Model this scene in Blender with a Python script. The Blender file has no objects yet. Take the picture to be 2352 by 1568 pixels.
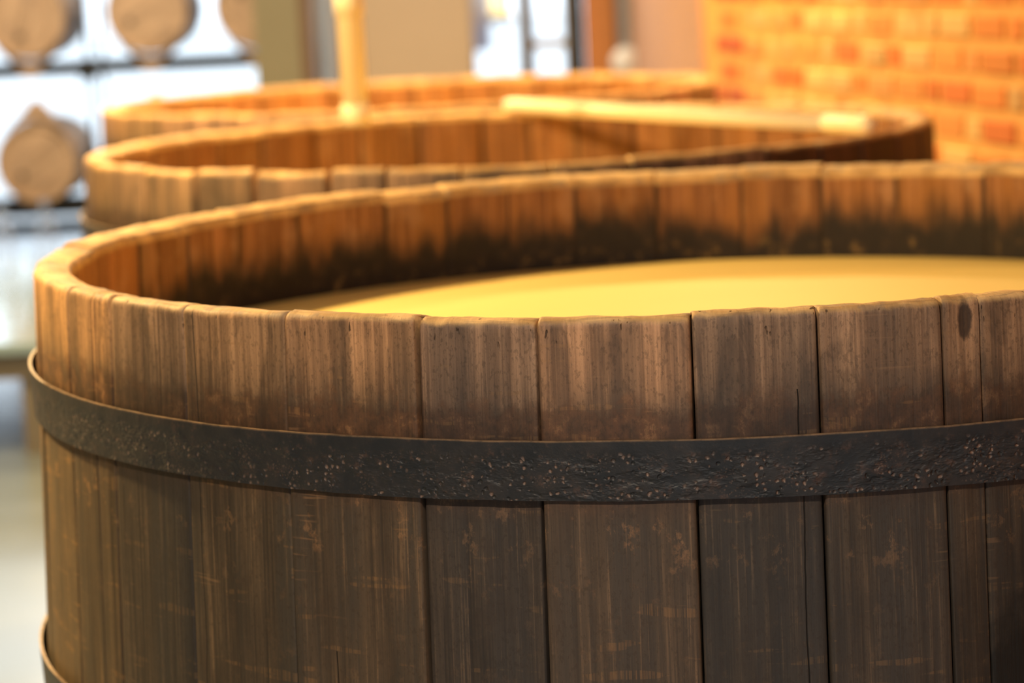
import bpy, bmesh, math, random
from mathutils import Vector, Matrix, noise
random.seed(7)
PI = math.pi
sc = bpy.context.scene
C = sc.collection

# ------------------------------------------------------------------ camera
EYE = 1.60
pitch, roll = 0.1463, -0.0479
cam_d = bpy.data.cameras.new('camera'); cam = bpy.data.objects.new('camera', cam_d); C.objects.link(cam)
fw = Vector((0, math.cos(pitch), -math.sin(pitch))); up0 = Vector((0, math.sin(pitch), math.cos(pitch))); rt0 = Vector((1, 0, 0))
rt = rt0 * math.cos(roll) + up0 * math.sin(roll); up = -rt0 * math.sin(roll) + up0 * math.cos(roll)
m = Matrix((rt, up, -fw)).transposed().to_4x4(); m.translation = Vector((0, 0, EYE)); cam.matrix_world = m
cam_d.sensor_width = 36; cam_d.lens = 5849.7 / 2352 * 36
cam_d.dof.use_dof = True; cam_d.dof.focus_distance = 2.86; cam_d.dof.aperture_fstop = 3.4
cam_d.clip_end = 200
sc.camera = cam

# ------------------------------------------------------------------ world, exposure
w = bpy.data.worlds.new('overcast_sky'); sc.world = w; w.use_nodes = True
bg = w.node_tree.nodes['Background']; bg.inputs[0].default_value = (0.82, 0.92, 1.0, 1); bg.inputs[1].default_value = 2.5
sc.view_settings.view_transform = 'Standard'; sc.view_settings.look = 'None'
sc.view_settings.gamma = 1; sc.view_settings.use_curve_mapping = False
sc.view_settings.exposure = 0.06
try:
    sc.cycles.use_denoising = True
    sc.cycles.max_bounces = 8; sc.cycles.sample_clamp_indirect = 6
    sc.cycles.caustics_reflective = False; sc.cycles.caustics_refractive = False
except Exception: pass
WARM = (1.0, 0.67, 0.27)

# ------------------------------------------------------------------ helpers
def mesh_obj(name, verts, faces, mat, parent=None, loc=(0, 0, 0), rz=0, smooth=False):
    me = bpy.data.meshes.new(name); me.from_pydata([tuple(v) for v in verts], [], faces); me.update()
    if smooth: me.shade_smooth()
    if mat: me.materials.append(mat)
    o = bpy.data.objects.new(name, me); C.objects.link(o)
    o.location = loc; o.rotation_euler = (0, 0, rz)
    if parent: o.parent = parent
    return o
def bm_obj(name, bm, mat, parent=None, loc=(0, 0, 0), rz=0, smooth=False):
    bmesh.ops.recalc_face_normals(bm, faces=bm.faces)
    me = bpy.data.meshes.new(name); bm.to_mesh(me); bm.free()
    if smooth: me.shade_smooth()
    me.materials.append(mat)
    o = bpy.data.objects.new(name, me); C.objects.link(o)
    o.location = loc; o.rotation_euler = (0, 0, rz)
    if parent: o.parent = parent
    return o
def tag(o, label=None, cat=None, group=None, kind=None):
    if label: o['label'] = label
    if cat: o['category'] = cat
    if group: o['group'] = group
    if kind: o['kind'] = kind
    return o
def empty(name, loc, rz=0):
    o = bpy.data.objects.new(name, None); C.objects.link(o); o.location = loc; o.rotation_euler = (0, 0, rz); o.empty_display_size = .1
    return o
def add_box(bm, a, b, bev=0.0):
    x0, y0, z0 = a; x1, y1, z1 = b
    vs = [bm.verts.new(p) for p in ((x0,y0,z0),(x1,y0,z0),(x1,y1,z0),(x0,y1,z0),(x0,y0,z1),(x1,y0,z1),(x1,y1,z1),(x0,y1,z1))]
    fs = [bm.faces.new([vs[i] for i in f]) for f in ((0,3,2,1),(4,5,6,7),(0,1,5,4),(1,2,6,5),(2,3,7,6),(3,0,4,7))]
    if bev > 0:
        es = set(e for f in fs for e in f.edges)
        bmesh.ops.bevel(bm, geom=list(es), offset=bev, segments=1, affect='EDGES')
def box(name, a, b, mat, parent=None, bev=0.0):
    bm = bmesh.new(); add_box(bm, a, b, bev); return bm_obj(name, bm, mat, parent)
def add_tube(bm, pts, r, n=20, cap=True):
    """tube through points; r number or list"""
    pts = [Vector(p) for p in pts]
    rs = r if isinstance(r, (list, tuple)) else [r] * len(pts)
    rings = []
    for i, p in enumerate(pts):
        d = (pts[min(i+1, len(pts)-1)] - pts[max(i-1, 0)]).normalized()
        a = d.orthogonal().normalized() if i == 0 else (a - d * a.dot(d)).normalized()
        b = d.cross(a)
        rings.append([bm.verts.new(p + (a * math.cos(2*PI*k/n) + b * math.sin(2*PI*k/n)) * rs[i]) for k in range(n)])
    for q in range(len(rings)-1):
        for k in range(n):
            bm.faces.new((rings[q][k], rings[q][(k+1) % n], rings[q+1][(k+1) % n], rings[q+1][k]))
    if cap:
        bm.faces.new(rings[0][::-1]); bm.faces.new(rings[-1])
def tube(name, pts, r, mat, parent=None, n=20, smooth=True):
    bm = bmesh.new(); add_tube(bm, pts, r, n); return bm_obj(name, bm, mat, parent, smooth=smooth)
def lathe(name, prof, mat, parent=None, n=40, loc=(0,0,0), axis='Z', smooth=True):
    bm = bmesh.new(); rings = []
    for r, z in prof:
        ring = []
        for k in range(n):
            a = 2*PI*k/n
            p = (r*math.cos(a), r*math.sin(a), z) if axis == 'Z' else (r*math.cos(a), z, r*math.sin(a))
            ring.append(bm.verts.new(p))
        rings.append(ring)
    for q in range(len(rings)-1):
        for k in range(n):
            bm.faces.new((rings[q][k], rings[q][(k+1)%n], rings[q+1][(k+1)%n], rings[q+1][k]))
    if prof[0][0] > 1e-4: bm.faces.new(rings[0][::-1])
    if prof[-1][0] > 1e-4: bm.faces.new(rings[-1])
    bmesh.ops.remove_doubles(bm, verts=bm.verts, dist=1e-6)
    return bm_obj(name, bm, mat, parent, loc=loc, smooth=smooth)

# ------------------------------------------------------------------ node material helpers
class NT:
    def __init__(s, name):
        s.m = bpy.data.materials.new(name); s.m.use_nodes = True; s.t = s.m.node_tree
        s.b = s.t.nodes['Principled BSDF']
    def n(s, typ, **kw):
        nd = s.t.nodes.new(typ)
        for k, v in kw.items(): setattr(nd, k, v)
        return nd
    def l(s, a, b): s.t.links.new(a, b)
    def val(s, sock, v):
        if hasattr(v, 'is_linked') or hasattr(v, 'links'): s.l(v, sock)
        else: sock.default_value = v
    def math(s, op, a, b=0.0, clamp=False):
        nd = s.n('ShaderNodeMath', operation=op, use_clamp=clamp); s.val(nd.inputs[0], a); s.val(nd.inputs[1], b); return nd.outputs[0]
    def ramp(s, v, lo, hi, o0=0.0, o1=1.0):
        nd = s.n('ShaderNodeMapRange', interpolation_type='SMOOTHSTEP'); s.val(nd.inputs[0], v)
        nd.inputs[1].default_value = lo; nd.inputs[2].default_value = hi; nd.inputs[3].default_value = o0; nd.inputs[4].default_value = o1
        return nd.outputs[0]
    def mix(s, f, a, b, mode='MIX'):
        nd = s.n('ShaderNodeMix', data_type='RGBA', blend_type=mode)
        s.val(nd.inputs[0], f)
        for i, v in ((6, a), (7, b)):
            if isinstance(v, (tuple, list)): nd.inputs[i].default_value = (*v[:3], 1)
            else: s.l(v, nd.inputs[i])
        return nd.outputs[2]
    def coords(s, rand=True, kind='Object'):
        tc = s.n('ShaderNodeTexCoord'); v = tc.outputs[kind]
        if rand:
            oi = s.n('ShaderNodeObjectInfo'); mu = s.n('ShaderNodeMath', operation='MULTIPLY'); s.l(oi.outputs['Random'], mu.inputs[0]); mu.inputs[1].default_value = 37.0
            ad = s.n('ShaderNodeVectorMath', operation='ADD'); s.l(v, ad.inputs[0]); s.l(mu.outputs[0], ad.inputs[1]); v = ad.outputs[0]
        return v
    def scale(s, v, sx, sy, sz):
        nd = s.n('ShaderNodeVectorMath', operation='MULTIPLY'); s.l(v, nd.inputs[0]); nd.inputs[1].default_value = (sx, sy, sz); return nd.outputs[0]
    def noise(s, v, scale=1.0, detail=3.0, rough=.55, dist=0.0):
        nd = s.n('ShaderNodeTexNoise'); s.l(v, nd.inputs['Vector']); nd.inputs['Scale'].default_value = scale
        nd.inputs['Detail'].default_value = detail; nd.inputs['Roughness'].default_value = rough; nd.inputs['Distortion'].default_value = dist
        return nd.outputs['Fac']
    def attr(s, name, typ='GEOMETRY'):
        nd = s.n('ShaderNodeAttribute', attribute_type=typ, attribute_name=name); return nd.outputs['Fac']
    def bump(s, h, strength=.3, dist=.002, prev=None):
        nd = s.n('ShaderNodeBump'); nd.inputs['Strength'].default_value = strength; nd.inputs['Distance'].default_value = dist
        s.l(h, nd.inputs['Height'])
        if prev is not None: s.l(prev, nd.inputs['Normal'])
        return nd.outputs[0]
    def out(s, color=None, rough=.6, metal=0.0, spec=.5, normal=None):
        if color is not None:
            if isinstance(color, (tuple, list)): s.b.inputs['Base Color'].default_value = (*color[:3], 1)
            else: s.l(color, s.b.inputs['Base Color'])
        s.val(s.b.inputs['Roughness'], rough); s.val(s.b.inputs['Metallic'], metal)
        s.b.inputs['Specular IOR Level'].default_value = spec
        if normal is not None: s.l(normal, s.b.inputs['Normal'])
        return s.m

def stave_material():
    s = NT('aged_stave_wood')
    v = s.coords()
    raw = s.coords(rand=False)
    fine = s.noise(s.scale(v, 400, 60, 4.5), 1, 2, .6)
    fine2 = s.noise(s.scale(v, 190, 40, 2.6), 1, 3, .6, .25)
    grain = s.noise(s.scale(v, 70, 20, 1.7), 1, 5, .62, .5)
    broad = s.noise(s.scale(v, 19, 8, 1.3), 1, 3, .5)
    blotch = s.noise(s.scale(v, 15, 9, 8), 1, 5, .6)
    ragged = s.noise(s.scale(v, 34, 30, 30), 1, 6, .68)
    speck = s.noise(s.scale(v, 230, 200, 120), 1, 4, .7)
    drop = s.attr('drop'); inner = s.attr('inner'); crown = s.attr('crown'); side = s.attr('side')
    streak = s.math('ADD', s.math('MULTIPLY', fine, .45), s.math('MULTIPLY', fine2, .55))
    # outside face
    g = s.ramp(s.math('ADD', s.math('ADD', s.math('MULTIPLY', grain, .38), s.math('MULTIPLY', streak, .32)), s.math('ADD', s.math('MULTIPLY', speck, .12), s.math('MULTIPLY', blotch, .18))), .40, .60)
    base = s.mix(g, (.036, .029, .024), (.100, .072, .050))
    base = s.mix(s.math('MULTIPLY', s.ramp(broad, .40, .64), .7), base, (.052, .046, .042))
    thread = s.math('MULTIPLY', s.ramp(streak, .54, .64), s.ramp(blotch, .42, .58))
    base = s.mix(s.math('MULTIPLY', thread, .38), base, (.25, .165, .10))
    # paler, weathered wood near the top, with light fading downwards painted in
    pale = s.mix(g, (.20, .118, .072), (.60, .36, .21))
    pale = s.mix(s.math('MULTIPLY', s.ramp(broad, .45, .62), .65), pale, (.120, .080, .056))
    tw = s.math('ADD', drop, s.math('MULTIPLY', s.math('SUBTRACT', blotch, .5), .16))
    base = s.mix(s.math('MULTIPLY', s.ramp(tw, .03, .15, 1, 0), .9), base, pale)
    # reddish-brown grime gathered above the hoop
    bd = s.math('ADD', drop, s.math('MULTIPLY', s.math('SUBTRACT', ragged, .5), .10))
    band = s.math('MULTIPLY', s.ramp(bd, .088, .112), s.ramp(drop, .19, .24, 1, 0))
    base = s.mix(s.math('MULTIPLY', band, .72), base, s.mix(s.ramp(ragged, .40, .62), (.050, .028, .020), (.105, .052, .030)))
    chipn = s.math('ADD', s.math('MULTIPLY', ragged, .7), s.math('MULTIPLY', speck, .3))
    chip = s.math('MULTIPLY', s.math('MULTIPLY', s.ramp(chipn, .55, .62), s.ramp(drop, .07, .11)), s.ramp(drop, .24, .34, 1, .22))
    base = s.mix(s.math('MULTIPLY', chip, .42), base, (.32, .185, .10))
    # fine dark mottling
    base = s.mix(s.math('MULTIPLY', s.ramp(speck, .50, .64), .45), base, (.030, .022, .017))
    patch = s.noise(s.scale(v, 30, 12, 9), 1, 5, .65, .8)
    base = s.mix(s.math('MULTIPLY', s.ramp(patch, .52, .64), .38), base, (.050, .036, .028))
    # scuffs running across the stave
    scuff = s.noise(s.scale(v, 7, 4, 240), 1, 2, .5, .35)
    smask = s.noise(s.scale(v, 11, 6, 15), 1, 3, .55)
    sc_f = s.math('MULTIPLY', s.ramp(scuff, .60, .66), s.ramp(smask, .60, .68))
    base = s.mix(s.math('MULTIPLY', sc_f, .32), base, (.30, .18, .10))
    rub = s.math('MULTIPLY', s.ramp(s.noise(s.scale(v, 9, 5, 62), 1, 3, .5), .62, .66), s.ramp(streak, .44, .56))
    base = s.mix(s.math('MULTIPLY', rub, .28), base, (.27, .155, .07))
    kx = s.attr('knot_x', 'OBJECT'); kd = s.attr('knot_drop', 'OBJECT')
    # drying crack on the staves that have one
    cx = s.attr('check_x', 'OBJECT'); cz = s.attr('check_depth', 'OBJECT')
    sep = s.n('ShaderNodeSeparateXYZ'); s.l(raw, sep.inputs[0])
    wob = s.math('MULTIPLY', s.math('SUBTRACT', s.noise(s.scale(v, 2, 2, 7), 1, 3, .6), .5), .016)
    dd = s.math('ABSOLUTE', s.math('SUBTRACT', s.math('ADD', sep.outputs[0], wob), cx))
    crack = s.math('MULTIPLY', s.ramp(dd, .0004, .0011, 1, 0), s.math('GREATER_THAN', drop, cz))
    base = s.mix(crack, base, (.006, .004, .003))
    ka = s.math('DIVIDE', s.math('SUBTRACT', sep.outputs[0], kx), .0095); kb = s.math('DIVIDE', s.math('SUBTRACT', drop, kd), .026)
    kr = s.math('ADD', s.math('ADD', s.math('MULTIPLY', ka, ka), s.math('MULTIPLY', kb, kb)), s.math('MULTIPLY', s.math('SUBTRACT', ragged, .5), 1.6))
    knot = s.ramp(kr, .5, 1.1, 1, 0)
    # oily black stain
    st = s.attr('stain', 'OBJECT')
    stx = s.math('MULTIPLY', sep.outputs[0], 1.2)
    stf = s.math('MULTIPLY', s.ramp(s.math('ADD', s.math('SUBTRACT', drop, stx), s.math('MULTIPLY', ragged, .25)), .34, .50), st)
    base = s.mix(stf, base, (.011, .010, .009))
    # inside face: brown, black residue with soft runs below, dark joints
    inb = s.mix(s.ramp(grain, .34, .68), (.180, .072, .024), (.42, .19, .072))
    inb = s.mix(s.math('MULTIPLY', s.ramp(broad, .5, .64), .5), inb, (.36, .150, .036))
    inb = s.mix(s.math('MULTIPLY', s.ramp(blotch, .52, .66), .5), inb, (.46, .25, .125))
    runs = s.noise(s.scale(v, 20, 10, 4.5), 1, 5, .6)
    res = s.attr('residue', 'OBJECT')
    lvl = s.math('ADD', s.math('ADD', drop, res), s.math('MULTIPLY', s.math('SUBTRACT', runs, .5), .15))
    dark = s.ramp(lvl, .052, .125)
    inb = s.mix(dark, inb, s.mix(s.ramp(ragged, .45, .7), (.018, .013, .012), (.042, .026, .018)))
    spl = s.math('MULTIPLY', s.ramp(ragged, .58, .64), s.ramp(drop, .125, .145))
    inb = s.mix(s.math('MULTIPLY', spl, .6), inb, (.20, .125, .045))
    jn = s.math('ADD', side, s.math('MULTIPLY', s.math('SUBTRACT', runs, .5), .25))
    inb = s.mix(s.math('MULTIPLY', s.ramp(jn, .88, .98), .85), inb, (.020, .013, .010))
    # worn crown (end grain)
    rings = s.noise(s.scale(v, 14, 260, 14), 1, 3, .6, .3)
    tb = s.mix(s.ramp(blotch, .40, .62), (.46, .275, .11), (.72, .46, .20))
    tb = s.mix(s.math('MULTIPLY', s.ramp(rings, .5, .62), .40), tb, (.21, .14, .085))
    gry = s.noise(s.scale(v, 22, 34, 20), 1, 3, .55)
    tb = s.mix(s.math('MULTIPLY', s.ramp(gry, .54, .64), .5), tb, (.24, .195, .155))
    oi = s.n('ShaderNodeObjectInfo')
    base = s.mix(1.0, base, oi.outputs['Color'], 'MULTIPLY')
    tint = s.mix(.5, (1, 1, 1), oi.outputs['Color'])
    inb = s.mix(1.0, inb, tint, 'MULTIPLY')
    col = s.mix(inner, base, inb)
    crm = s.ramp(s.math('ADD', crown, s.math('MULTIPLY', s.math('SUBTRACT', ragged, .5), .7)), .10, .65)  # end-grain colour carried over the arris, painting in the lamplit lip
    col = s.mix(crm, col, tb)
    pit = s.noise(s.scale(v, 150, 120, 46), 1, 2, .5)
    pm = s.math('MULTIPLY', s.ramp(pit, .70, .74), s.ramp(drop, .02, .04, 1, 0))
    col = s.mix(s.math('MULTIPLY', pm, .8), col, (.025, .014, .008))
    col = s.mix(s.math('MULTIPLY', knot, .85), col, (.020, .013, .010))
    hgt = s.math('SUBTRACT', s.math('ADD', s.math('ADD', s.math('MULTIPLY', streak, .7), s.math('MULTIPLY', speck, .25)), grain), s.math('MULTIPLY', s.math('ADD', crack, pm), 1.5))
    nrm = s.bump(hgt, .6, .0016)
    rr = s.math('ADD', .46, s.math('MULTIPLY', grain, .3))
    return s.out(col, rr, 0, .35, nrm)

def far_wood_material(name, a, b, dark=(.02, .014, .01)):
    s = NT(name); v = s.coords()
    grain = s.noise(s.scale(v, 50, 50, 4), 1, 4, .6, .4); bl = s.noise(s.scale(v, 7, 7, 6), 1, 4, .6)
    c = s.mix(s.ramp(grain, .35, .65), a, b); c = s.mix(s.math('MULTIPLY', s.ramp(bl, .5, .68), .6), c, dark)
    oi = s.n('ShaderNodeObjectInfo'); c = s.mix(1, c, oi.outputs['Color'], 'MULTIPLY')
    return s.out(c, .6, 0, .3, s.bump(grain, .3, .002))

def iron_material():
    s = NT('hammered_black_iron'); v = s.coords(rand=False)
    und = s.noise(s.scale(v, 30, 30, 30), 1, 5, .65)
    dist = s.n('ShaderNodeVectorMath', operation='ADD'); s.l(v, dist.inputs[0])
    nz = s.n('ShaderNodeTexNoise'); s.l(v, nz.inputs['Vector']); nz.inputs['Scale'].default_value = 90
    sb = s.n('ShaderNodeVectorMath', operation='SCALE'); s.l(nz.outputs['Color'], sb.inputs[0]); sb.inputs['Scale'].default_value = .007
    s.l(sb.outputs[0], dist.inputs[1])
    vo = s.n('ShaderNodeTexVoronoi'); s.l(dist.outputs[0], vo.inputs['Vector']); vo.inputs['Scale'].default_value = 135
    pits = s.ramp(vo.outputs['Distance'], .12, .40)
    clump = s.ramp(s.noise(s.scale(v, 18, 18, 36), 1, 4, .6), .40, .58)
    sepc = s.n('ShaderNodeSeparateColor'); s.l(vo.outputs['Color'], sepc.inputs[0])
    sel = s.ramp(sepc.outputs[0], .35, .60)
    bandv = s.attr('across')          # 0 at the top edge, 1 at the bottom
    mid = s.ramp(bandv, .12, .38)
    pitm = s.math('MULTIPLY', s.math('MULTIPLY', s.math('MULTIPLY', s.math('SUBTRACT', 1, pits), clump), mid), sel)
    base = s.mix(s.ramp(und, .35, .7), (.018, .021, .026), (.036, .033, .034))
    vo2 = s.n('ShaderNodeTexVoronoi'); s.l(dist.outputs[0], vo2.inputs['Vector']); vo2.inputs['Scale'].default_value = 290
    p2 = s.math('SUBTRACT', 1, s.ramp(vo2.outputs['Distance'], .10, .42)); clump2 = s.ramp(s.noise(s.scale(v, 26, 26, 30), 1, 4, .6), .48, .62)
    base = s.mix(s.math('MULTIPLY', s.math('MULTIPLY', p2, clump2), s.math('MULTIPLY', mid, .45)), base, (.20, .13, .10))
    base = s.mix(s.math('MULTIPLY', pitm, .8), base, (.27, .18, .145))
    rusty = s.noise(s.scale(v, 60, 60, 60), 1, 5, .7)
    base = s.mix(s.math('MULTIPLY', s.ramp(rusty, .56, .68), .35), base, (.12, .065, .05))
    edge = s.ramp(bandv, .0, .035, 1, 0)
    base = s.mix(s.math('MULTIPLY', edge, s.ramp(rusty, .35, .6, .35, .8)), base, (.32, .20, .11))  # highlight along the top edge painted in, broken up by rust
    h = s.math('ADD', s.math('MULTIPLY', pits, s.math('MULTIPLY', clump, mid)), s.math('MULTIPLY', und, 1.2))
    nrm = s.bump(h, .8, .0018)
    return s.out(base, .52, .2, .5, nrm)

def plain(name, col, rough=.6, metal=0.0, spec=.5, var=.0, scale=6.0, bump=0.0):
    s = NT(name)
    if var or bump:
        v = s.coords(); n_ = s.noise(s.scale(v, scale, scale, scale), 1, 4, .6)
        c = s.mix(n_, tuple(x * (1 - var) for x in col), tuple(min(1, x * (1 + var)) for x in col))
        oi = s.n('ShaderNodeObjectInfo'); c = s.mix(1, c, oi.outputs['Color'], 'MULTIPLY')
        return s.out(c, rough, metal, spec, s.bump(n_, bump, .003) if bump else None)
    return s.out(col, rough, metal, spec)

def glass_mat(name, tint=(1, 1, 1), rough=0.0):
    s = NT(name); s.b.inputs['Transmission Weight'].default_value = 1; s.b.inputs['IOR'].default_value = 1.45
    return s.out(tint, rough)
def pane_mat():
    s = NT('window_pane'); t = s.t; t.nodes.remove(s.b)
    tr = s.n('ShaderNodeBsdfTransparent'); tr.inputs[0].default_value = (.96, .98, 1, 1); gl = s.n('ShaderNodeBsdfGlossy'); gl.inputs['Roughness'].default_value = .02
    fr = s.n('ShaderNodeFresnel'); fr.inputs[0].default_value = 1.45
    mx = s.n('ShaderNodeMixShader'); s.l(fr.outputs[0], mx.inputs[0]); s.l(tr.outputs[0], mx.inputs[1]); s.l(gl.outputs[0], mx.inputs[2])
    s.l(mx.outputs[0], t.nodes['Material Output'].inputs[0]); return s.m
def emit(name, col, k):
    s = NT(name); s.b.inputs['Emission Color'].default_value = (*col, 1); s.b.inputs['Emission Strength'].default_value = k
    return s.out(col, .5)

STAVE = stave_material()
IRON = iron_material()
BARREL = far_wood_material('oak_barrel_wood', (.40, .265, .155), (.56, .385, .235), (.28, .19, .125))
CASKHOOP = plain('cask_hoop_steel', (.10, .09, .085), .5, .6)
RACKM = plain('rack_steel', (.018, .020, .020), .5, .3)
BEIGE = plain('beige_plaster', (.58, .47, .34), .85, var=.05, scale=3)
OLIVE = plain('olive_paint', (.30, .28, .18), .7, var=.08, scale=4)
BROWN = plain('brown_trim', (.20, .125, .08), .6, var=.1)
DARK = plain('dark_frame', (.030, .028, .028), .5)
ORANGE = plain('orange_brick_paint', (.62, .25, .08), .8, var=.12, scale=9)
PINK = plain('dusty_pink_plaster', (.52, .30, .20), .85, var=.12, scale=5)
MORTAR = plain('sandy_mortar', (.80, .43, .14), .95, var=.12, scale=20, bump=.4)
BRICK = plain('fired_brick', (1, 1, 1), .85, var=.18, scale=16, bump=.4)
CEIL = plain('ceiling_paint', (.33, .28, .22), .9)
PANE = pane_mat()
WHITE = plain('glint_white', (.80, .82, .84), .25, var=.03)
STEELP = plain('pale_steel_pipe', (.55, .52, .50), .35, .8)
PALEPOLE = plain('pale_varnished_ash', (.92, .80, .56), .35, var=.06, scale=25)
BRASS = plain('cream_enamel_pipe', (.95, .82, .56), .35, 0, var=.04)
GLASS = glass_mat('clear_glass')

# ------------------------------------------------------------------ setting
def struct(o): o['kind'] = 'structure'; return o
fl = NT('polished_concrete'); v = fl.coords(rand=False)
nz = fl.noise(fl.scale(v, 1.2, 1.2, 1.2), 1, 5, .6)
FLOORM = fl.out(fl.mix(nz, (.13, .165, .215), (.17, .21, .27)), fl.math('ADD', .12, fl.math('MULTIPLY', nz, .14)), 0, .5)
struct(box('floor', (-6, -3.2, -.1), (3.8, 17.2, 0), FLOORM))
struct(box('ceiling', (-6.2, -3.4, 3.7), (3.7, 17.4, 3.8), CEIL))
ext = struct(box('ground', (-40, 17.2, -.2), (40, 90, -.06), plain('outside_paving', (.72, .72, .72), .9, var=.05)))
struct(box('wall_left', (-6.2, -3.2, 0), (-6, 17.2, 3.7), BEIGE))
# wall behind the camera with a tall window
def holed_wall(name, y0, y1, x0, x1, z0, z1, hx0, hx1, hz0, hz1, mat):
    bm = bmesh.new()
    add_box(bm, (x0, y0, z0), (hx0, y1, z1)); add_box(bm, (hx1, y0, z0), (x1, y1, z1))
    add_box(bm, (hx0, y0, z0), (hx1, y1, hz0)); add_box(bm, (hx0, y0, hz1), (hx1, y1, z1))
    return struct(bm_obj(name, bm, mat))
holed_wall('wall_front', -3.4, -3.2, -6.2, 3.7, 0, 3.7, -1.6, 2.0, .9, 2.7, BEIGE)
wf = struct(box('window_2', (-1.6, -3.33, .9), (2.0, -3.32, 2.7), PANE))
bm = bmesh.new()
for x in (-1.6, -.4, .8, 1.95): add_box(bm, (x, -3.36, .9), (x+.05, -3.26, 2.7))
add_box(bm, (-1.6, -3.36, .9), (2.0, -3.26, .95)); add_box(bm, (-1.6, -3.36, 2.65), (2.0, -3.26, 2.7))
bm_obj('window_frame', bm, DARK, wf)

# brick wall on the right, receding to the left: x = 2.654 - .207 y
def wallx(y): return 2.654 - .207 * y
L0, L1 = -3.4, 9.2
dirv = Vector((-.207, 1, 0)).normalized(); ang_w = math.atan2(dirv.y, dirv.x)
org = Vector((wallx(L0), L0, 0)); length = (L1 - L0) * math.sqrt(1 + .207**2)
wr = empty('wall_right', org, ang_w); struct(wr)
# local frame: x along the wall, -y side faces into the room is +y here (left-hand side of travel)
box('mortar_bed', (0, -.25, 0), (length, 0, 3.7), MORTAR, wr)
CH, BL = .0896, .232
rnd = random.Random(3)
def brick_mesh(l):
    bm = bmesh.new(); add_box(bm, (0, -.05, 0), (l - .036, .008, CH - .032), .004)
    bmesh.ops.recalc_face_normals(bm, faces=bm.faces)
    me = bpy.data.meshes.new('brick'); bm.to_mesh(me); bm.free(); me.materials.append(BRICK); return me
FULL = brick_mesh(BL); HALF = brick_mesh(BL / 2)
brick_cols = [(.78,.48,.20),(.80,.50,.20),(.76,.44,.18),(.80,.28,.07),(.78,.23,.055),(.82,.33,.09),(.74,.21,.055),(.82,.38,.13),(.80,.29,.07),(.80,.34,.11)]
masses = {}
seen_s0 = length - (9.2 - 5.7) * math.sqrt(1 + .207**2)
nb = 0
rest = bmesh.new()
for c in range(int(3.7 / CH)):
    z = c * CH + .011
    flem = c % 2
    x = -(BL * .25) * flem + .01; k = 0
    while x < length - .12:
        half = (k + flem) % 3 == 2
        l = BL / 2 if half else BL
        if x + l > length: break
        if x < 0: x += l; k += 1; continue
        if x + l / 2 > seen_s0 and .78 < z < 1.76 and nb < 296:
            o = bpy.data.objects.new('brick', HALF if half else FULL); C.objects.link(o); o.parent = wr
            o.location = (x, rnd.uniform(-.003, .004), z + rnd.uniform(-.002, .002)); o.rotation_euler = (0, 0, rnd.uniform(-.008, .008))
            cc = rnd.choice(brick_cols) if x + l < length - .30 or flem else (.55, .13, .05); kf = rnd.uniform(.85, 1.1); o.color = (cc[0]*kf, cc[1]*kf, cc[2]*kf, 1); nb += 1
        else:
            add_box(rest, (x, -.02, z), (x + l - .036, .008, z + CH - .032))
        x += l; k += 1
s_ = NT('fired_brick_courses'); vv = s_.coords(rand=False)
n1 = s_.noise(s_.scale(vv, 4.3, 4.3, 11), 1, 2, .5); n2 = s_.noise(s_.scale(vv, 18, 18, 18), 1, 4, .6)
BRICKREST = s_.out(s_.mix(s_.ramp(n1, .35, .65), (.66, .20, .06), (.82, .38, .14)), .85, 0, .4, s_.bump(n2, .3, .003))
ro = bm_obj('brick_courses', rest, BRICKREST, wr); ro['kind'] = 'stuff'

# back wall of the hall, in bays between glazed openings (y = 14)
YB = 14.0
def px2x(px, y): return (px - 1176) / 5849.7 * y
def bay(name, p0, p1, mat, y=YB, z0=0, z1=3.7, t=.25):
    return box(name, (px2x(p0, y), y, z0), (px2x(p1, y), y + t, z1), mat)
wb = struct(bay('wall_back', 868, 1117, BEIGE))
struct(bay('trim_1', 622, 727, OLIVE, y=YB-.05, t=.3))
struct(bay('trim_2', 727, 752, BROWN, y=YB-.02, t=.27))
struct(bay('trim_3', 806, 868, BROWN))
struct(bay('trim_4', 1234, 1251, DARK))
struct(bay('trim_5', 1338, 1350, DARK))
struct(bay('trim_6', 1378, 1443, ORANGE, y=YB-.03))
struct(bay('wall_back', 1443, 1960, PINK, y=YB))
struct(box('wall_side', (px2x(722, YB), YB+.25, 0), (px2x(722, YB)+.12, 17.2, 3.7), BEIGE))
struct(box('wall_return', (wallx(9.2)-.02, 9.2, 0), (wallx(9.2)+.3, 14.2, 3.7), PINK))
# glazed openings of the back wall (glass + a low sill + a pale shape outside)
def glazed(name, p0, p1, sill=.0):
    x0, x1 = px2x(p0, YB), px2x(p1, YB)
    w_ = struct(box(name, (x0, YB+.12, sill), (x1, YB+.13, 3.7), PANE))
    bm = bmesh.new()
    add_box(bm, (x0, YB+.09, sill), (x0+.02, YB+.17, 3.7)); add_box(bm, (x1-.02, YB+.09, sill), (x1, YB+.17, 3.7)); add_box(bm, (x0, YB+.09, sill), (x1, YB+.17, sill+.06))
    bm_obj('window_frame', bm, STEELP, w_)
    return w_
glazed('window_3', 752, 806); glazed('window_4', 1117, 1234); glazed('window_5', 1251, 1338)
box('muntin', (px2x(1251, YB), YB+.10, 1.14), (px2x(1338, YB), YB+.15, 1.19), STEELP, bpy.data.objects['window_5'])
OB = px2x(1117, 18.5)
ob = tag(box('display_board', (OB-.2, 18.5, 1.0), (px2x(1162, 18.5), 18.6, 3.2), plain('lilac_board', (.52, .46, .54), .8)), 'pale lilac board standing outside the narrow window', 'board')
for zz in (-.06,): box('post', (OB-.1, 18.52, zz), (OB, 18.58, 1.0), STEELP, ob)
yl = emit('amber_lamp_glow', (1.0, .72, .28), 1.6)
yo = empty('lantern', (0, 0, 0))
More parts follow.
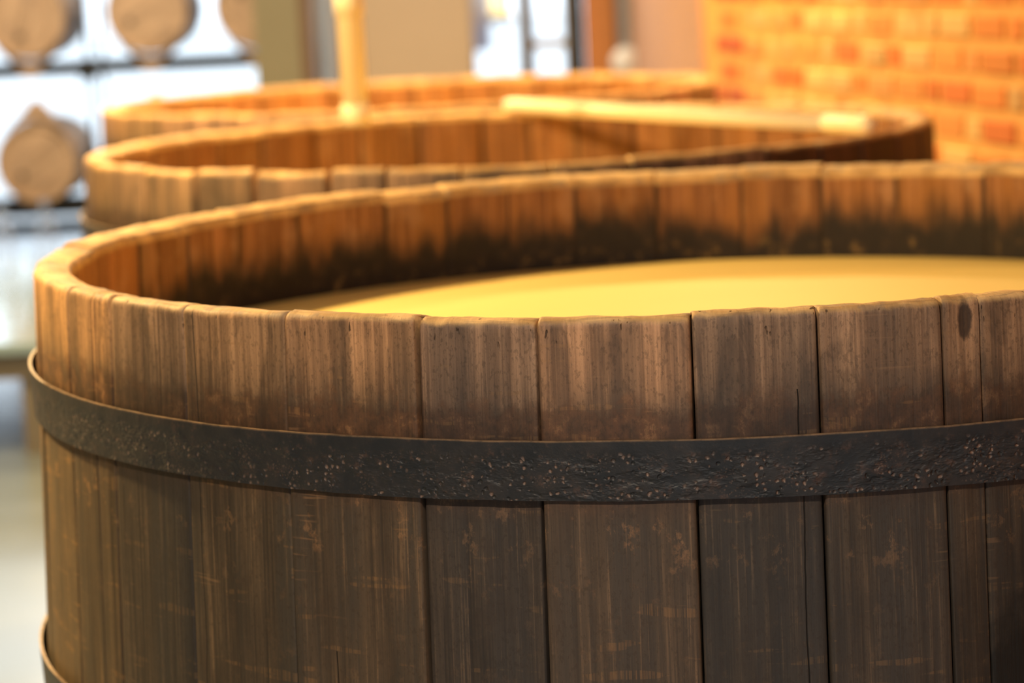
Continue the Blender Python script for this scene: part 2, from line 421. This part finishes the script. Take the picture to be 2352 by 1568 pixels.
box('lamp_panel', (px2x(1164, 18.3), 18.3, 1.26), (px2x(1208, 18.3), 18.4, 2.6), yl, yo)
box('base', (px2x(1164, 18.3)-.02, 18.28, 1.2), (px2x(1208, 18.3)+.02, 18.42, 1.26), STEELP, yo); box('post', (px2x(1184, 18.3), 18.32, -.06), (px2x(1188, 18.3), 18.38, 1.2), STEELP, yo)
tag(yo, 'glowing yellow light panel seen through the narrow window', 'lamp')
# dark niche with shelving between the last window and the orange pier
nx0, nx1 = px2x(1350, YB), px2x(1378, YB)
struct(box('wall_niche', (nx0, YB+.4, 0), (nx1, YB+.5, 3.7), DARK))

# big shop-front window behind the barrel rack (y = 17)
w1 = struct(box('window_1', (-6, 17.1, .05), (px2x(722, 14), 17.11, 3.7), PANE))
bm = bmesh.new()
for x in (-6, -4.3): add_box(bm, (x, 17.0, 0), (x+.06, 17.2, 3.7))
add_box(bm, (-6, 17.0, 0), (px2x(722, 14), 17.2, .05))
bm_obj('window_frame', bm, DARK, w1)

# ------------------------------------------------------------------ vats
ZR = 1.208            # rim height
R0 = 1.0              # outer radius at the rim
KT = .0351            # widening per metre downwards
TH = .055
def stave_mesh(a0, a1, dz=0.0, dr=0.0, fine=False, seed=0.0, gap=.0012, th=TH):
    """one stave in its own frame: x across, y outwards (0 on the outer face at the rim), z up from the floor"""
    am = (a0 + a1) / 2; half = math.radians((a1 - a0) / 2)
    nu = 15 if fine else 5
    top = ZR + dz
    # profile loop (offset outwards, height): outside up, over the worn crown, inside down
    prof = []     # kind, height, offset outwards, crown weight, inner weight
    hs = [0.0, .35, .665, .8, 1.0, top-.16, top-.11, top-.07, top-.04] if not fine else [0.0, .35, .6, .75, .9, 1.0, 1.05] + [top - x for x in (.13, .11, .09, .07, .055, .04, .028, .018)]
    for z in hs: prof.append(('o', z, 0, 0, 0))
    no = 6 if fine else 4
    RA, RV = (.011, .011) if fine else (.014, .017)
    for i in range(no + 1):       # rounded outer arris
        t = i / no; q = t * PI / 2
        prof.append(('c', top - RV + RV * math.sin(q), -RA * (1 - math.cos(q)), t, 0))
    for i in range(1, 4):         # crown, worn down a little towards the inside
        t = i / 4; prof.append(('c', top - .006 * t * t, -RA - (th - RA - .009) * t, 1, 0))
    for i in range(no + 1):       # rounded inner arris
        q = i / no * PI / 2
        prof.append(('c', top - .006 - .013 * (1 - math.cos(q)), -th + .009 - .009 * math.sin(q), 1 - i / no * .35, i / no))
    for z in (top-.026, top-.10, top-.19, .9, .4, 0.0): prof.append(('i', z, -th, 0, 1))
    if fine: us = [-1, -.985, -.955] + [-.9 + 1.8 * i / 13 for i in range(14)] + [.955, .985, 1]
    else: us = [-1, -.96, -.5, 0, .5, .96, 1]
    bevs = {1: .0022, .985: .0008, .955: .0001} if fine else {1: .004}
    nu = len(us) - 1
    verts = []; drop = []; inner = []; crown = []; side = []
    for u in us:
        bev = bevs.get(abs(u), 0)
        for kind, z, off, cw, iw in prof:
            r = R0 + KT * (ZR - z) + off + dr
            zz = z
            if kind == 'o': r -= bev
            elif kind == 'i': r += bev
            else: zz -= bev; r += -bev if off > -th/2 else bev
            a = u * (half - (gap / R0 if off > -RA - .0005 else -.0012))
            if kind == 'c' or (kind == 'o' and z > top - .045):
                k_ = 1.0 if fine else 1.6
                nn = noise.noise(Vector((u * 2 + seed, off * 45, seed * 1.7))) * .0022 * k_ + noise.noise(Vector((u * 7 + seed, off * 90, seed))) * .0010
                if kind == 'c': zz += nn
                r += nn * .6
            if fine and kind == 'o':
                r += noise.noise(Vector((u * 1.5 + seed, z * 3, 4.1))) * .0014
                a += noise.noise(Vector((seed + (0 if u < 0 else 9), z * 7, 1.3))) * .0006 * abs(u)
            verts.append((-r * math.sin(a), r * math.cos(a) - R0, zz))
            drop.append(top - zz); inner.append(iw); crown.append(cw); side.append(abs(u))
    n = len(prof); faces = []
    for i in range(nu):
        for j in range(n):
            k = (j + 1) % n
            faces.append((i*n+j, i*n+k, (i+1)*n+k, (i+1)*n+j))
    faces.append(tuple(range(n-1, -1, -1))); faces.append(tuple(nu*n + j for j in range(n)))
    me = bpy.data.meshes.new('stave'); me.from_pydata(verts, [], faces); me.update()
    bm = bmesh.new(); bm.from_mesh(me); bmesh.ops.recalc_face_normals(bm, faces=bm.faces); bm.to_mesh(me); bm.free()
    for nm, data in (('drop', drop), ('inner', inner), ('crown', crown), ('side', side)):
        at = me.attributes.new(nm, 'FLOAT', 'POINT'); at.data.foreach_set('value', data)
    for p in me.polygons: p.use_smooth = len(p.vertices) == 4
    me.set_sharp_from_angle(angle=math.radians(50))
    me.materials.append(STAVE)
    return me, am
def hoop(vat, ztop, zbot, mat, fine=False, flare=.009, hug=.0035, t=.004):
    n = 360 if fine else 120
    verts = []; faces = []; across = []
    m = 6 if fine else 1
    prof = []
    for j in range(m + 1): prof.append((j / m, t))
    for j in range(m, -1, -1): prof.append((j / m, 0))
    for k in range(n):
        a = 2*PI*k/n
        w1_ = noise.noise(Vector((math.cos(a)*6, math.sin(a)*6, ztop))) * .0012 + noise.noise(Vector((math.cos(a)*25, math.sin(a)*25, ztop))) * .0006 if fine else 0
        loosen = .003 * noise.noise(Vector((math.cos(a)*1.5, math.sin(a)*1.5, 7.7))) if fine else 0
        for j, o in prof:
            z = ztop + (zbot - ztop) * j
            r = R0 + KT * (ZR - z) + flare * (1 - j) + hug * j + o + loosen
            z += w1_ * (1 if j < .5 else -.8)
            verts.append((r * math.cos(a), r * math.sin(a), z)); across.append(j)
    q = len(prof)
    for k in range(n):
        for j in range(q):
            a_, b_ = k*q+j, k*q+(j+1)%q; c_, d_ = ((k+1)%n)*q+(j+1)%q, ((k+1)%n)*q+j
            faces.append((a_, d_, c_, b_))
    me = bpy.data.meshes.new('iron_hoop'); me.from_pydata(verts, [], faces); me.update()
    at = me.attributes.new('across', 'FLOAT', 'POINT'); at.data.foreach_set('value', across)
    me.shade_smooth(); me.set_sharp_from_angle(angle=math.radians(40)); me.materials.append(mat)
    o = bpy.data.objects.new('iron_hoop', me); C.objects.link(o); o.parent = vat
    return o

def build_vat(cx, cy, joints, label, info=None, fine=False, seed=1):
    vat = tag(empty('wooden_vat', (cx, cy, 0)), label, 'vat')
    rnd = random.Random(seed); cache = {}
    for i in range(len(joints)):
        a0 = joints[i]; a1 = joints[(i+1) % len(joints)]
        if a1 <= a0: a1 += 360
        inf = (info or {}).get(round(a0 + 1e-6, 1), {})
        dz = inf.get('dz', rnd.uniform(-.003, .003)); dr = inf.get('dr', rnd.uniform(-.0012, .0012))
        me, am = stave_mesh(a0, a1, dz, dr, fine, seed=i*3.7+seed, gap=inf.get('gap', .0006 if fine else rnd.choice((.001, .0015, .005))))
        o = bpy.data.objects.new('stave', me); C.objects.link(o); o.parent = vat
        th = math.radians(am)
        o.location = (R0 * math.cos(th), R0 * math.sin(th), 0); o.rotation_euler = (0, 0, th - PI/2)
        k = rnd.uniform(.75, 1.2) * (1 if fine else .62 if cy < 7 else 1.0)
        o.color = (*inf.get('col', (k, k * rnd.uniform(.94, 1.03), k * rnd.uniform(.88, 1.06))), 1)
        o['knot_x'] = inf.get('knot', 9.0); o['knot_drop'] = .026; o['check_x'] = inf.get('check', 9.0); o['check_depth'] = inf.get('cdepth', .0); o['stain'] = inf.get('stain', 0.0); o['residue'] = inf.get('residue', 0.0 if fine else -.09)
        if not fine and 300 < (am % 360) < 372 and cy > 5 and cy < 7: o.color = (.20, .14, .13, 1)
    o = hoop(vat, ZR-.137, ZR-.2065, IRON, fine)
    for z in (.665, .22): hoop(vat, z, z-.07, IRON, fine)
    # the bottom head, planked
    nb_ = 10; rr = R0 + KT * 1.1 - TH
    for q in range(nb_):
        x0 = -rr + 2*rr*q/nb_ + .001; x1 = -rr + 2*rr*(q+1)/nb_ - .001
        def yy(x): return math.sqrt(max(0, rr*rr - x*x)) * .995
        xs = [x0 + (x1-x0)*t/4 for t in range(5)]
        vs = []; 
        for z in (.08, .12):
            vs += [(x, yy(x), z) for x in xs] + [(x, -yy(x), z) for x in reversed(xs)]
        n = 10
        fs = [tuple(range(n-1,-1,-1)), tuple(range(n, 2*n))] + [(j, (j+1)%n, n+(j+1)%n, n+j) for j in range(n)]
        mesh_obj('head_board', vs, fs, DARKWOOD, vat)
    return vat
DARKWOOD = far_wood_material('wet_oak', (.06, .035, .02), (.11, .06, .03))

J1 = [54.3, 64.4, 73.0, 82.0, 91.5, 100.8, 108.6, 115.9, 123.5, 135.3, 144.1, 152.4, 161.9, 173.2, 183.5, 196.0, 207.06, 212.3, 215.45,
      225.06, 235.0, 245.4, 253.8, 263.8, 271.85, 279.93, 282.46, 290.5, 299.0, 308.5, 317.0, 326.5, 336.0, 344.5, 354.0, 2.5, 12.0, 22.0, 30.5, 39.5, 47.0]
J1 = sorted(J1)
info1 = {
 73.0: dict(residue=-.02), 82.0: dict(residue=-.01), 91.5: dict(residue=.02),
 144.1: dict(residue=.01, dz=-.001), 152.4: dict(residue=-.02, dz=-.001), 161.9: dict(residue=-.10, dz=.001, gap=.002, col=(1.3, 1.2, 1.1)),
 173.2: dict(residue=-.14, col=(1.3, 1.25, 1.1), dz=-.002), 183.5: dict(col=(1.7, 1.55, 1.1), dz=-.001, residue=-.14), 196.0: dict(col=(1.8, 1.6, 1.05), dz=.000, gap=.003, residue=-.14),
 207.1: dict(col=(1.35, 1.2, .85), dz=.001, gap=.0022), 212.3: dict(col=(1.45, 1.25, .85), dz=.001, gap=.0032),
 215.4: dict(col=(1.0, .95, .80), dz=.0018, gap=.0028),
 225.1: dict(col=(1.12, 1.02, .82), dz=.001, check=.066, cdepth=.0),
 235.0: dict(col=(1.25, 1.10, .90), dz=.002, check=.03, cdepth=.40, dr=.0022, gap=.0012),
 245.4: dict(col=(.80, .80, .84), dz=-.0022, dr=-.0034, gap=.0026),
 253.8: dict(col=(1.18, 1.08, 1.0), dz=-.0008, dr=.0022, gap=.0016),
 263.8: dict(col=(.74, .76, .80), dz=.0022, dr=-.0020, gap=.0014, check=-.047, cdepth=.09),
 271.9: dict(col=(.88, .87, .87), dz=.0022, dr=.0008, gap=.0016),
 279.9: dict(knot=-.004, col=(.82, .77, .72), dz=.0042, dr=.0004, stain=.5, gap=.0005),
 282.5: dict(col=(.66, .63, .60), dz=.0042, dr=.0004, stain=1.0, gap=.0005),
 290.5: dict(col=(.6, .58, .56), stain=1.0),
}
vat1 = build_vat(.3835*.8, 4.7397*.8, J1, 'largest, nearest open wooden vat in sharp focus, full of yellow liquid', info1, True, 2)
def rand_joints(seed, fixed):
    r = random.Random(seed); out = []
    for a, b in zip(fixed, fixed[1:] + [fixed[0] + 360]):
        n = max(1, round((b - a) / 8.9)); ws = [r.uniform(.8, 1.2) for _ in range(n)]; t = a
        for w_ in ws: out.append(t % 360); t += (b - a) * w_ / sum(ws)
    return sorted(out)
wide = {199.0: dict(gap=.007), 190.1: dict(gap=.006), 238.0: dict(gap=.008), 228.5: dict(gap=.006)}
vat2 = build_vat(.0176*.8, 7.5979*.8, rand_joints(5, [190.1, 199.0, 228.5, 238.0]), 'middle open wooden vat with a thin pole lying across its rim', wide, False, 11)
vat3 = build_vat(-.3716*.8, 10.4612*.8, rand_joints(8, [10.0]), 'farthest open wooden vat, blurred, by the corner of the brick wall', None, False, 23)

# liquid in the vats
lq = NT('fermenting_mash'); v = lq.coords(rand=False)
n1 = lq.noise(lq.scale(v, 5, 5, 5), 1, 4, .6); n2 = lq.noise(lq.scale(v, 60, 60, 60), 1, 3, .6)
MASH = lq.out(lq.mix(n1, (.83, .64, .235), (.87, .68, .26)), .55, 0, .3, lq.bump(n2, .12, .002))
def mash(vx, vy, z, label):
    r = R0 + KT*(ZR-z) - TH - .001
    prof = [(0, .121), (R0 + KT*1.08 - TH - .004, .121)] + [(r, z-.004), (r-.006, z)] + [(r*f, z + .0008*math.sin(f*40)) for f in (.9, .7, .5, .3, .1)] + [(0, z)]
    o = lathe('fermenting_mash', prof, MASH, None, 96, (vx, vy, 0))
    return tag(o, label, 'liquid', kind='stuff')
ZL = ZR - .2118*.8
mash(vat1.location.x, vat1.location.y, ZL, 'bright yellow liquid filling the nearest vat')
mash(vat2.location.x, vat2.location.y, ZR - .42, 'yellow liquid low inside the middle vat, beneath the pole')
mash(vat3.location.x, vat3.location.y, ZR - .42, 'yellow liquid low inside the farthest vat')

# ------------------------------------------------------------------ pole and pipes
pl = empty('wooden_pole', (0, 0, 0))
A = Vector((.02, 7.04, ZR + .013)); B = Vector((.80, 5.50, ZR + .015)); d = (B - A)
tube('shaft', [A, A + d*.02, A + d*.90], [.016, .019, .019], PALEPOLE, pl)
tube('ferrule', [A + d*.90, A + d*.985, B], [.0205, .0205, .014], PALEPOLE, pl)
tag(pl, 'pale wooden pole with a white end laid across the middle vat', 'pole')

pp = empty('inlet_pipe', (0, 0, 0))
bx, by = (843-1176)/5849.7*6.15, 6.15
tube('pipe', [(bx, by, ZR+.06), (bx-.004, by, 2.0), (bx-.01, by, 3.7)], .031, BRASS, pp)
tube('pipe_end', [(bx, by, ZR+.032), (bx, by, ZR+.08)], .034, BRASS, pp)
tube('coupling', [(bx-.002, by, 1.50), (bx-.002, by, 1.56)], .035, BRASS, pp)
tube('ceiling_flange', [(bx-.01, by, 3.66), (bx-.01, by, 3.7)], .06, BRASS, pp)
tag(pp, 'cream vertical pipe hanging over the far rim of the middle vat', 'pipe')

gx = px2x(1473, 13.9)
gp = empty('wall_pipe', (0, 0, 0))
tube('pipe', [(gx, 13.85, 0), (gx, 13.85, 3.7)], .062, STEELP, gp)
for z in (.7, 1.0, 1.9): tube('pipe_clamp', [(gx, 13.85, z), (gx, 13.85, z+.04)], .072, STEELP, gp)
lathe('glint_disc', [(0, 0), (.07, 0), (.08, .02), (.07, .05), (0, .06)][::-1], WHITE, gp, 24, (gx-.02, 13.76, 1.06), 'Y')  # white disc added as the bright highlight on the pipe
tag(gp, 'grey metal pipe standing against the pinkish wall', 'pipe')

# ------------------------------------------------------------------ barrel rack
YR = 16.05
rack = empty('barrel_rack', (0, YR, 0))
for x in (-4.1, -2.52, -1.20):
    for y in (-.3, .3): box('post', (x-.013, y-.013, 0), (x+.013, y+.013, 2.3), RACKM, rack)
for z in (.205, 1.06, 2.0):
    for y in (-.3, .3): box('rail', (-4.1, y-.02, z), (-1.20, y+.02, z+.075), RACKM, rack)
for x in (-4.1, -2.52, -1.20):
    for z in (.16, 1.03): box('bracket', (x-.05, -.345, z), (x+.05, -.321, z+.13), RACKM, rack)
RB, RH, HL = .265, .235, .42
def saddle(x, zc, down):
    """wooden block hugging a barrel: an arc on one side and a point on the other"""
    prof = []; r = RB + .004; th = 46
    for i in range(13):
        a = math.radians(-th + 2*th*i/12); s_ = -1 if down else 1
        prof.append((x + r*math.sin(a), zc + s_*r*math.cos(a)))
    apex = zc + (-1 if down else 1) * .378
    pts = prof + [(x + .012, apex), (x - .012, apex)]
    n = len(pts); y0, y1 = -.36, -.24
    vs = [(p[0], y0, p[1]) for p in pts] + [(p[0], y1, p[1]) for p in pts]
    bm = bmesh.new(); V = [bm.verts.new(p) for p in vs]
    # triangulated strip between the arc and the apex
    for q in (0, n):
        for i in range(12): bm.faces.new((V[q+i], V[q+i+1], V[q+13 + (1 if i < 6 else 0)]))
        bm.faces.new((V[q+6], V[q+13], V[q+14]))
    loop = list(range(n))
    for i in range(n): bm.faces.new((V[i], V[(i+1)%n], V[n+(i+1)%n], V[n+i]))
    return bm_obj('saddle_block', bm, BARREL, rack)
def make_barrel():
    t = empty('oak_barrel', (0, 0, 0))
    n = 20
    for k in range(n):            # each stave of the cask
        vs = []; fs = []; ys = [-HL, -HL*.6, -HL*.25, 0, HL*.25, HL*.6, HL]
        for y in ys:
            ro_ = RB - (RB - RH - .012) * (abs(y)/HL)**2
            for rr_ in (ro_, ro_ - .024):
                for e in (-1, 1):
                    a = 2*PI*(k + .5)/n + e * (PI/n - .004)
                    vs.append((rr_*math.cos(a), y, rr_*math.sin(a)))
        for i in range(len(ys)-1):
            b = i*4
            for p, q in ((0,1),(1,3),(3,2),(2,0)): fs.append((b+p, b+q, b+4+q, b+4+p))
        fs += [(0,2,3,1), (len(vs)-4, len(vs)-3, len(vs)-1, len(vs)-2)]
        o = mesh_obj('cask_stave', vs, fs, BARREL, t)
        kk = .85 + .3*((k*7) % 5)/4; o.color = (kk, kk, kk, 1)
        bm_ = bmesh.new(); bm_.from_mesh(o.data); bmesh.ops.recalc_face_normals(bm_, faces=bm_.faces); bm_.to_mesh(o.data); bm_.free()
    for q in range(5):            # head boards, recessed
        x0 = -RH*.99 + 2*RH*.99*q/5 + .002; x1 = -RH*.99 + 2*RH*.99*(q+1)/5 - .002
        xs = [x0 + (x1-x0)*i/3 for i in range(4)]
        f = lambda x: math.sqrt(max(0, (RH*.985)**2 - x*x))
        ring = [(x, f(x)) for x in xs] + [(x, -f(x)) for x in reversed(xs)]
        vs = [(x, -HL+.02, z) for x, z in ring] + [(x, -HL+.045, z) for x, z in ring]
        m_ = 8; fs = [tuple(range(m_)), tuple(range(2*m_-1, m_-1, -1))] + [(i, m_+i, m_+(i+1)%m_, (i+1)%m_) for i in range(m_)]
        o = mesh_obj('head_board', vs, fs, BARREL, t); kk = (.95, 1.05, .9, 1.0, .92)[q]; o.color = (kk, kk, kk, 1)
    lathe('back_head', [(0, HL-.05), (RH*.98, HL-.05), (RH*.98, HL-.02), (0, HL-.02)], BARREL, t, 32, axis='Y', smooth=False)
    for y in (-HL+.03, -HL*.5, HL*.5, HL-.03):
        r = RB - (RB - RH - .012) * (abs(y)/HL)**2 + .001
        bm = bmesh.new()
        prof = [(r, y-.018), (r+.002, y-.018), (r+.002, y+.018), (r, y+.018)]
        rings = [[bm.verts.new((p[0]*math.cos(2*PI*k/48), p[1], p[0]*math.sin(2*PI*k/48))) for k in range(48)] for p in prof]
        for i in range(4):
            for k in range(48): bm.faces.new((rings[i][k], rings[i][(k+1)%48], rings[(i+1)%4][(k+1)%48], rings[(i+1)%4][k]))
        bm_obj('cask_hoop', bm, CASKHOOP, t)
    lathe('bung', [(0, -.012), (.018, -.012), (.02, .01), (0, .01)], RACKM, t, 16, (0, -HL+.02, -.12), 'Y', smooth=False)
    return t
proto = make_barrel()
spots = [(-2.87, 1.43, 'light oak barrel head at the left edge of the upper rack row'),
         (-2.125, 1.43, 'light oak barrel in the upper rack row, just right of the dark post'),
         (-1.46, 1.43, 'light oak barrel at the right end of the upper rack row'),
         (-2.86, .545, 'light oak barrel in the lower rack row, seen whole left of the vats'),
         (-2.12, .56, 'lower rack row barrel whose point shows above the farthest vat')]
for i, (x, z, lab) in enumerate(spots):
    if i == 0: o = proto
    else:
        o = proto.copy(); C.objects.link(o)
        for ch in proto.children: c = ch.copy(); C.objects.link(c); c.parent = o
    o.location = (x, YR, z); o.rotation_euler = (0, (.3, 1.1, 2.2, .9, 2.9)[i], 0)
    tag(o, lab, 'barrel', 'oak barrels lying on the rack')
    saddle(x, z, z > 1)
for x, z, *_ in spots[3:]: pass
tag(rack, 'dark metal barrel rack with pointed wooden saddle blocks before the window', 'rack')

# ------------------------------------------------------------------ low table at the left
tb = empty('low_table', (0, 0, 0))
tx1 = -1.50
box('tabletop', (-4.2, 8.66, .36), (tx1, 11.4, .40), plain('pale_gloss_top', (.22, .32, .44), .10, 0, .7, var=.03), tb, .004)
GREYW = plain('grey_brown_wood', (.13, .115, .105), .6, var=.1)
box('apron', (-4.15, 8.70, .27), (tx1-.03, 8.73, .36), GREYW, tb); box('apron', (-4.15, 11.32, .27), (tx1-.03, 11.35, .36), GREYW, tb)
for x in (-4.1, -1.66):
    for y in (8.72, 11.25): box('leg', (x-.045, y, 0), (x+.045, y+.08, .36), GREYW, tb)
tag(tb, 'low table with a pale glossy top at the left edge', 'table')
def bottle(x, y, label, s=1.0):
    prof = [(0, 0), (.038, 0), (.042, .006), (.042, .15), (.036, .18), (.016, .215), (.014, .27), (.017, .272), (.017, .285), (.011, .285)]
    prof = [(r*s, z*s) for r, z in prof]
    inner = [(max(0, r-.003), z) for r, z in reversed(prof[1:-1])] + [(0, .008)]
    t = lathe('glass_bottle', prof + inner, GLASS, None, 32, (x, y, .4005))
    tag(t, label, 'bottle', 'glass bottles on the low table'); return t
bl = [(-2.02, 11.15, 'clear glass bottle on the low table, close beside the middle vat'),
      (-2.16, 10.9, 'clear glass bottle on the low table, second from the middle vat'),
      (-2.33, 11.1, 'clear glass bottle on the low table, third from the middle vat')]
for x, y, lb in bl: bottle(x, y, lb)

# ------------------------------------------------------------------ lamps
SHADE = plain('black_lamp_shade', (.03, .03, .03), .5, .2)
def pendant(x, y, z, power, label, size=.22, col=WARM):
    t = empty('pendant_lamp', (x, y, z))
    bm = bmesh.new(); n = 32
    prof = [(.02, .20), (.05, .19), (.09, .14), (.16, .03), (.165, .0), (.160, .0), (.155, .03), (.085, .132), (.045, .18), (.02, .19)]
    rings = [[bm.verts.new((r*math.cos(2*PI*k/n), r*math.sin(2*PI*k/n), h_)) for k in range(n)] for r, h_ in prof]
    for i in range(len(prof)-1):
        for k in range(n): bm.faces.new((rings[i][k], rings[i][(k+1)%n], rings[i+1][(k+1)%n], rings[i+1][k]))
    bm_obj('lamp_shade', bm, SHADE, t, smooth=True)
    tube('cord', [(0, 0, .19), (0, 0, 3.7 - z)], .004, SHADE, t, 8)
    lathe('bulb', [(0, .03), (.03, .045), (.04, .08), (.02, .13), (.015, .16), (0, .16)], emit('lamp_glow', col, 12), t, 20)
    ld = bpy.data.lights.new('lamp_light', 'AREA'); ld.shape = 'DISK'; ld.size = size; ld.energy = power; ld.color = col
    lo = bpy.data.objects.new('lamp_light', ld); C.objects.link(lo); lo.parent = t; lo.location = (0, 0, .02)
    tag(t, label, 'lamp'); return lo
NEUT = (1.0, .83, .62)
pendant(-2.1, 4.6, 2.7, 250, 'black pendant lamp hanging left of the nearest vat')
pendant(-1.5, 7.4, 2.8, 145, 'black pendant lamp hanging left of the middle vat')
pendant(-1.4, 10.3, 2.8, 120, 'black pendant lamp hanging left of the farthest vat')
pendant(.75, 8.0, 2.9, 80, 'black pendant lamp hanging near the brick wall')
pendant(-.3, 12.3, 2.9, 42, 'unseen black pendant added as fill before the back wall', col=NEUT)  # added fill for the beige wall, out of view
pendant(-.6, .7, 3.1, 98, 'unseen black pendant added as fill in front of the nearest vat', col=NEUT)  # added front fill for the near staves, out of view
pendant(-2.4, 13.9, 3.1, 120, 'unseen black pendant added to brighten the barrel rack', col=NEUT)  # added to lift the barrels, making up for weaker window light
